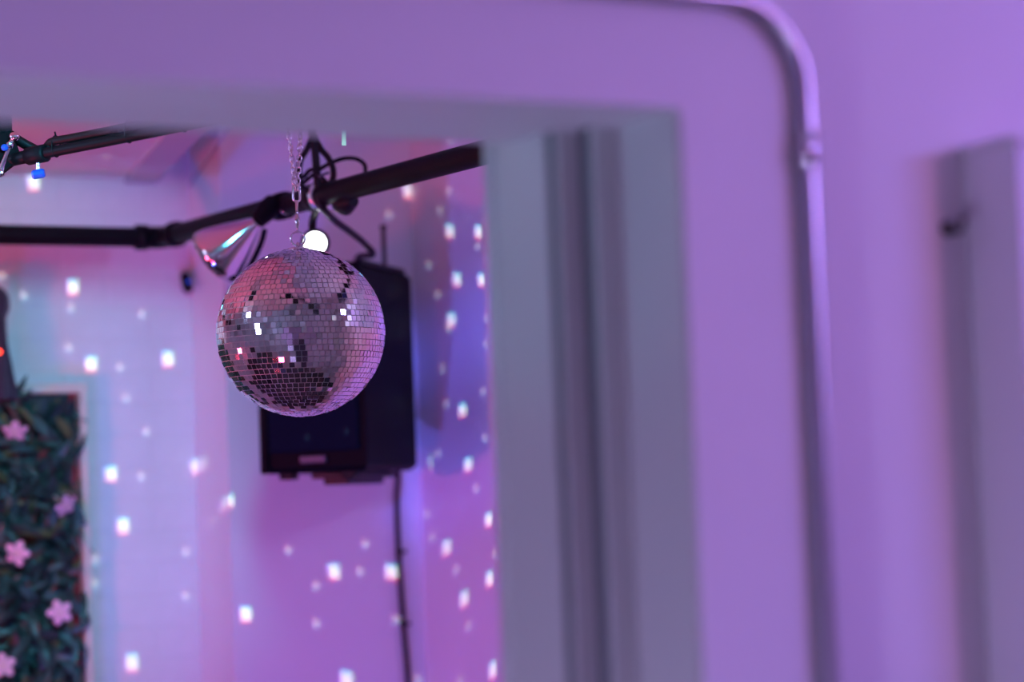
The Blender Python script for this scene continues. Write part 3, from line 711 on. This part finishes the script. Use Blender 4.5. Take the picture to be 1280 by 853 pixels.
def pendant(nm, place, col, watts, label, zc):
    gp = Vector(place); gl = thing(nm, gp, label, 'lamp')
    mat('glass_'+nm, (0.9, 0.8, 0.9), 0.4, emit=col, estr=3.0)
    MB().lathe([(-0.11*math.cos(math.pi*i/16), max(1e-4, 0.11*math.sin(math.pi*i/16))) for i in range(17)], gp, (0, 0, 1), 28).build('globe', 'glass_'+nm, gl)
    MB().lathe([(0.10, 0.03), (0.14, 0.028), (0.145, 1e-4)], gp, (0, 0, 1), 16).build('cap', 'dark_metal', gl)
    MB().tube([gp+Vector((0, 0, 0.14)), Vector((gp.x, gp.y, zc))], 0.004, 8).build('cord', 'black_rubber', gl)
    ld = bpy.data.lights.new('globe_light', 'POINT'); ld.color = col; ld.energy = watts; ld.shadow_soft_size = 0.13
    lo_ = bpy.data.objects.new('globe_light', ld); COL.objects.link(lo_); lo_.parent = gl
pendant('pendant_globe', *GLOBE, 'rose pendant globe lamp in the outer room', ZC)
pendant('pendant_fill', *FILL_GLOBE, 'added lavender fill globe in the inner room', ZS)

# ------------------------------------------------------------------ small spot lights at the ball standing in for mirror tile reflections
def gobo(name, size, shift, watts):
    ld = bpy.data.lights.new(name, 'SPOT'); ld.energy = watts; ld.spot_size = R(5); ld.spot_blend = 0.0; ld.shadow_soft_size = 0.0
    ld.use_nodes = True; nt = ld.node_tree; em = nt.nodes['Emission']
    tc = nt.nodes.new('ShaderNodeTexCoord'); sx = nt.nodes.new('ShaderNodeSeparateXYZ'); nt.links.new(tc.outputs['Normal'], sx.inputs[0])
    def math_(op, a, b=None):
        n = nt.nodes.new('ShaderNodeMath'); n.operation = op
        for i, v in enumerate((a, b)):
            if v is None: continue
            if isinstance(v, (int, float)): n.inputs[i].default_value = v
            else: nt.links.new(v, n.inputs[i])
        return n.outputs[0]
    az = math_('ABSOLUTE', sx.outputs[2]); u = math_('DIVIDE', sx.outputs[0], az); v = math_('DIVIDE', sx.outputs[1], az)
    cc = nt.nodes.new('ShaderNodeCombineColor')
    for i, (du, dv) in enumerate(shift):
        a = math_('ABSOLUTE', math_('SUBTRACT', u, du)); b = math_('ABSOLUTE', math_('SUBTRACT', v, dv))
        mx = math_('MAXIMUM', a, math_('MULTIPLY', b, 0.85))
        mr = nt.nodes.new('ShaderNodeMapRange'); mr.interpolation_type = 'SMOOTHSTEP'
        mr.inputs['From Min'].default_value = size*1.15; mr.inputs['From Max'].default_value = size*0.75
        nt.links.new(mx, mr.inputs['Value']); nt.links.new(mr.outputs[0], cc.inputs[i])
    nt.links.new(cc.outputs[0], em.inputs['Color'])
    return ld
SGN = 1.0
big = gobo('glint_bright', 0.0104, [(-0.0004, -0.0034*SGN), (0.0010, 0.0012*SGN), (-0.0012, 0.0016*SGN)], 78)
dim = gobo('glint_faint', 0.0060, [(-0.0006, 0.0016*SGN), (0.0006, -0.0004), (-0.0003, -0.0014*SGN)], 28)
BRIGHT = [(562,289),(598,290),(519,353),(571,350),(602,350),(564,400),(522,420),(525,520),(578,513),(534,580),(585,581),(558,685),(611,650),(612,724),(580,749),(616,838),(512,237),
          (91,359),(114,455),(210,449),(139,592),(154,657),(248,582),(284,628),(307,768),(165,828),(417,715),(489,715),(433,850),(137,158),(42,228)]
FAINT = [(597,308),(536,331),(547,368),(609,398),(560,411),(608,430),(553,461),(604,490),(558,505),(606,548),(547,568),(595,611),(533,643),(540,672),(570,712),(619,693),(585,783),(522,850),(575,852),
         (561,239),(550,263),(500,185),(487,268),(563,175),(495,775),(395,780),(360,688),(395,733),(456,680),(450,715),(232,690),(232,745),(266,652),(183,540),(176,596),(89,385),(30,370),(177,393),(157,498),(86,435),(150,460),(155,210),(132,196),(120,700),(118,730),(455,508),(445,565),(385,571),(3,345)]
def surface(x, y):
    c = []
    p = at_y(x, y, YA);  c.append(p) if p.x < XR else None
    p = at_x(x, y, XR);  c.append(p) if YS < p.y < YA else None
    p = at_y(x, y, YS);  c.append(p) if XR < p.x < XC else None
    p = at_x(x, y, XC);  c.append(p) if p.y < YS else None
    p = at_z(x, y, ZS) if y < 400 else None
    if p is not None and p.x < edge_x(p.y) and p.y < YA: c.append(p)
    return min(c, key=lambda p: (p-CAM).length)
for lst, ld in ((BRIGHT, big), (FAINT, dim)):
    for (x, y) in lst:
        T = surface(x, y)
        if (x, y) in ((455,508),(445,565),(385,571)): T = at(x, y, 5.45)
        d = (T-BC).normalized()
        o = bpy.data.objects.new('glint_spot', ld); COL.objects.link(o)
        o.location = BC+d*(BR+0.012); o.rotation_mode = 'QUATERNION'; o.rotation_quaternion = d.to_track_quat('-Z', 'Y')
# the same dots carry on over the rest of the inner room
rnd = random.Random(3); n_extra = 0
while n_extra < 46:
    d = Vector((rnd.gauss(0, 1), rnd.gauss(0, 1), rnd.gauss(0, 0.6))).normalized()
    ts = []
    if d.x > 1e-3: ts.append((XC-BC.x)/d.x)
    if d.x < -1e-3: ts.append((-2.2-BC.x)/d.x)
    if d.y > 1e-3: ts.append((YA-BC.y)/d.y)
    if d.y < -1e-3: ts.append((YB-BC.y)/d.y)
    if abs(d.z) > 1e-3: ts.append(((ZC if d.z > 0 else 0)-BC.z)/d.z)
    T = BC+d*min(ts); v = T-CAM; dep = v.dot(_f)
    if dep > 0.5 and T.y > YB+0.1:
        xx = 640+F_PX*v.dot(_r)/dep; yy = 426.5-F_PX*v.dot(_u)/dep
        if -60 < xx < 660 and -40 < yy < 900: continue
    o = bpy.data.objects.new('glint_spot', big if n_extra % 2 else dim); COL.objects.link(o)
    o.location = BC+d*(BR+0.012); o.rotation_mode = 'QUATERNION'; o.rotation_quaternion = d.to_track_quat('-Z', 'Y')
    n_extra += 1
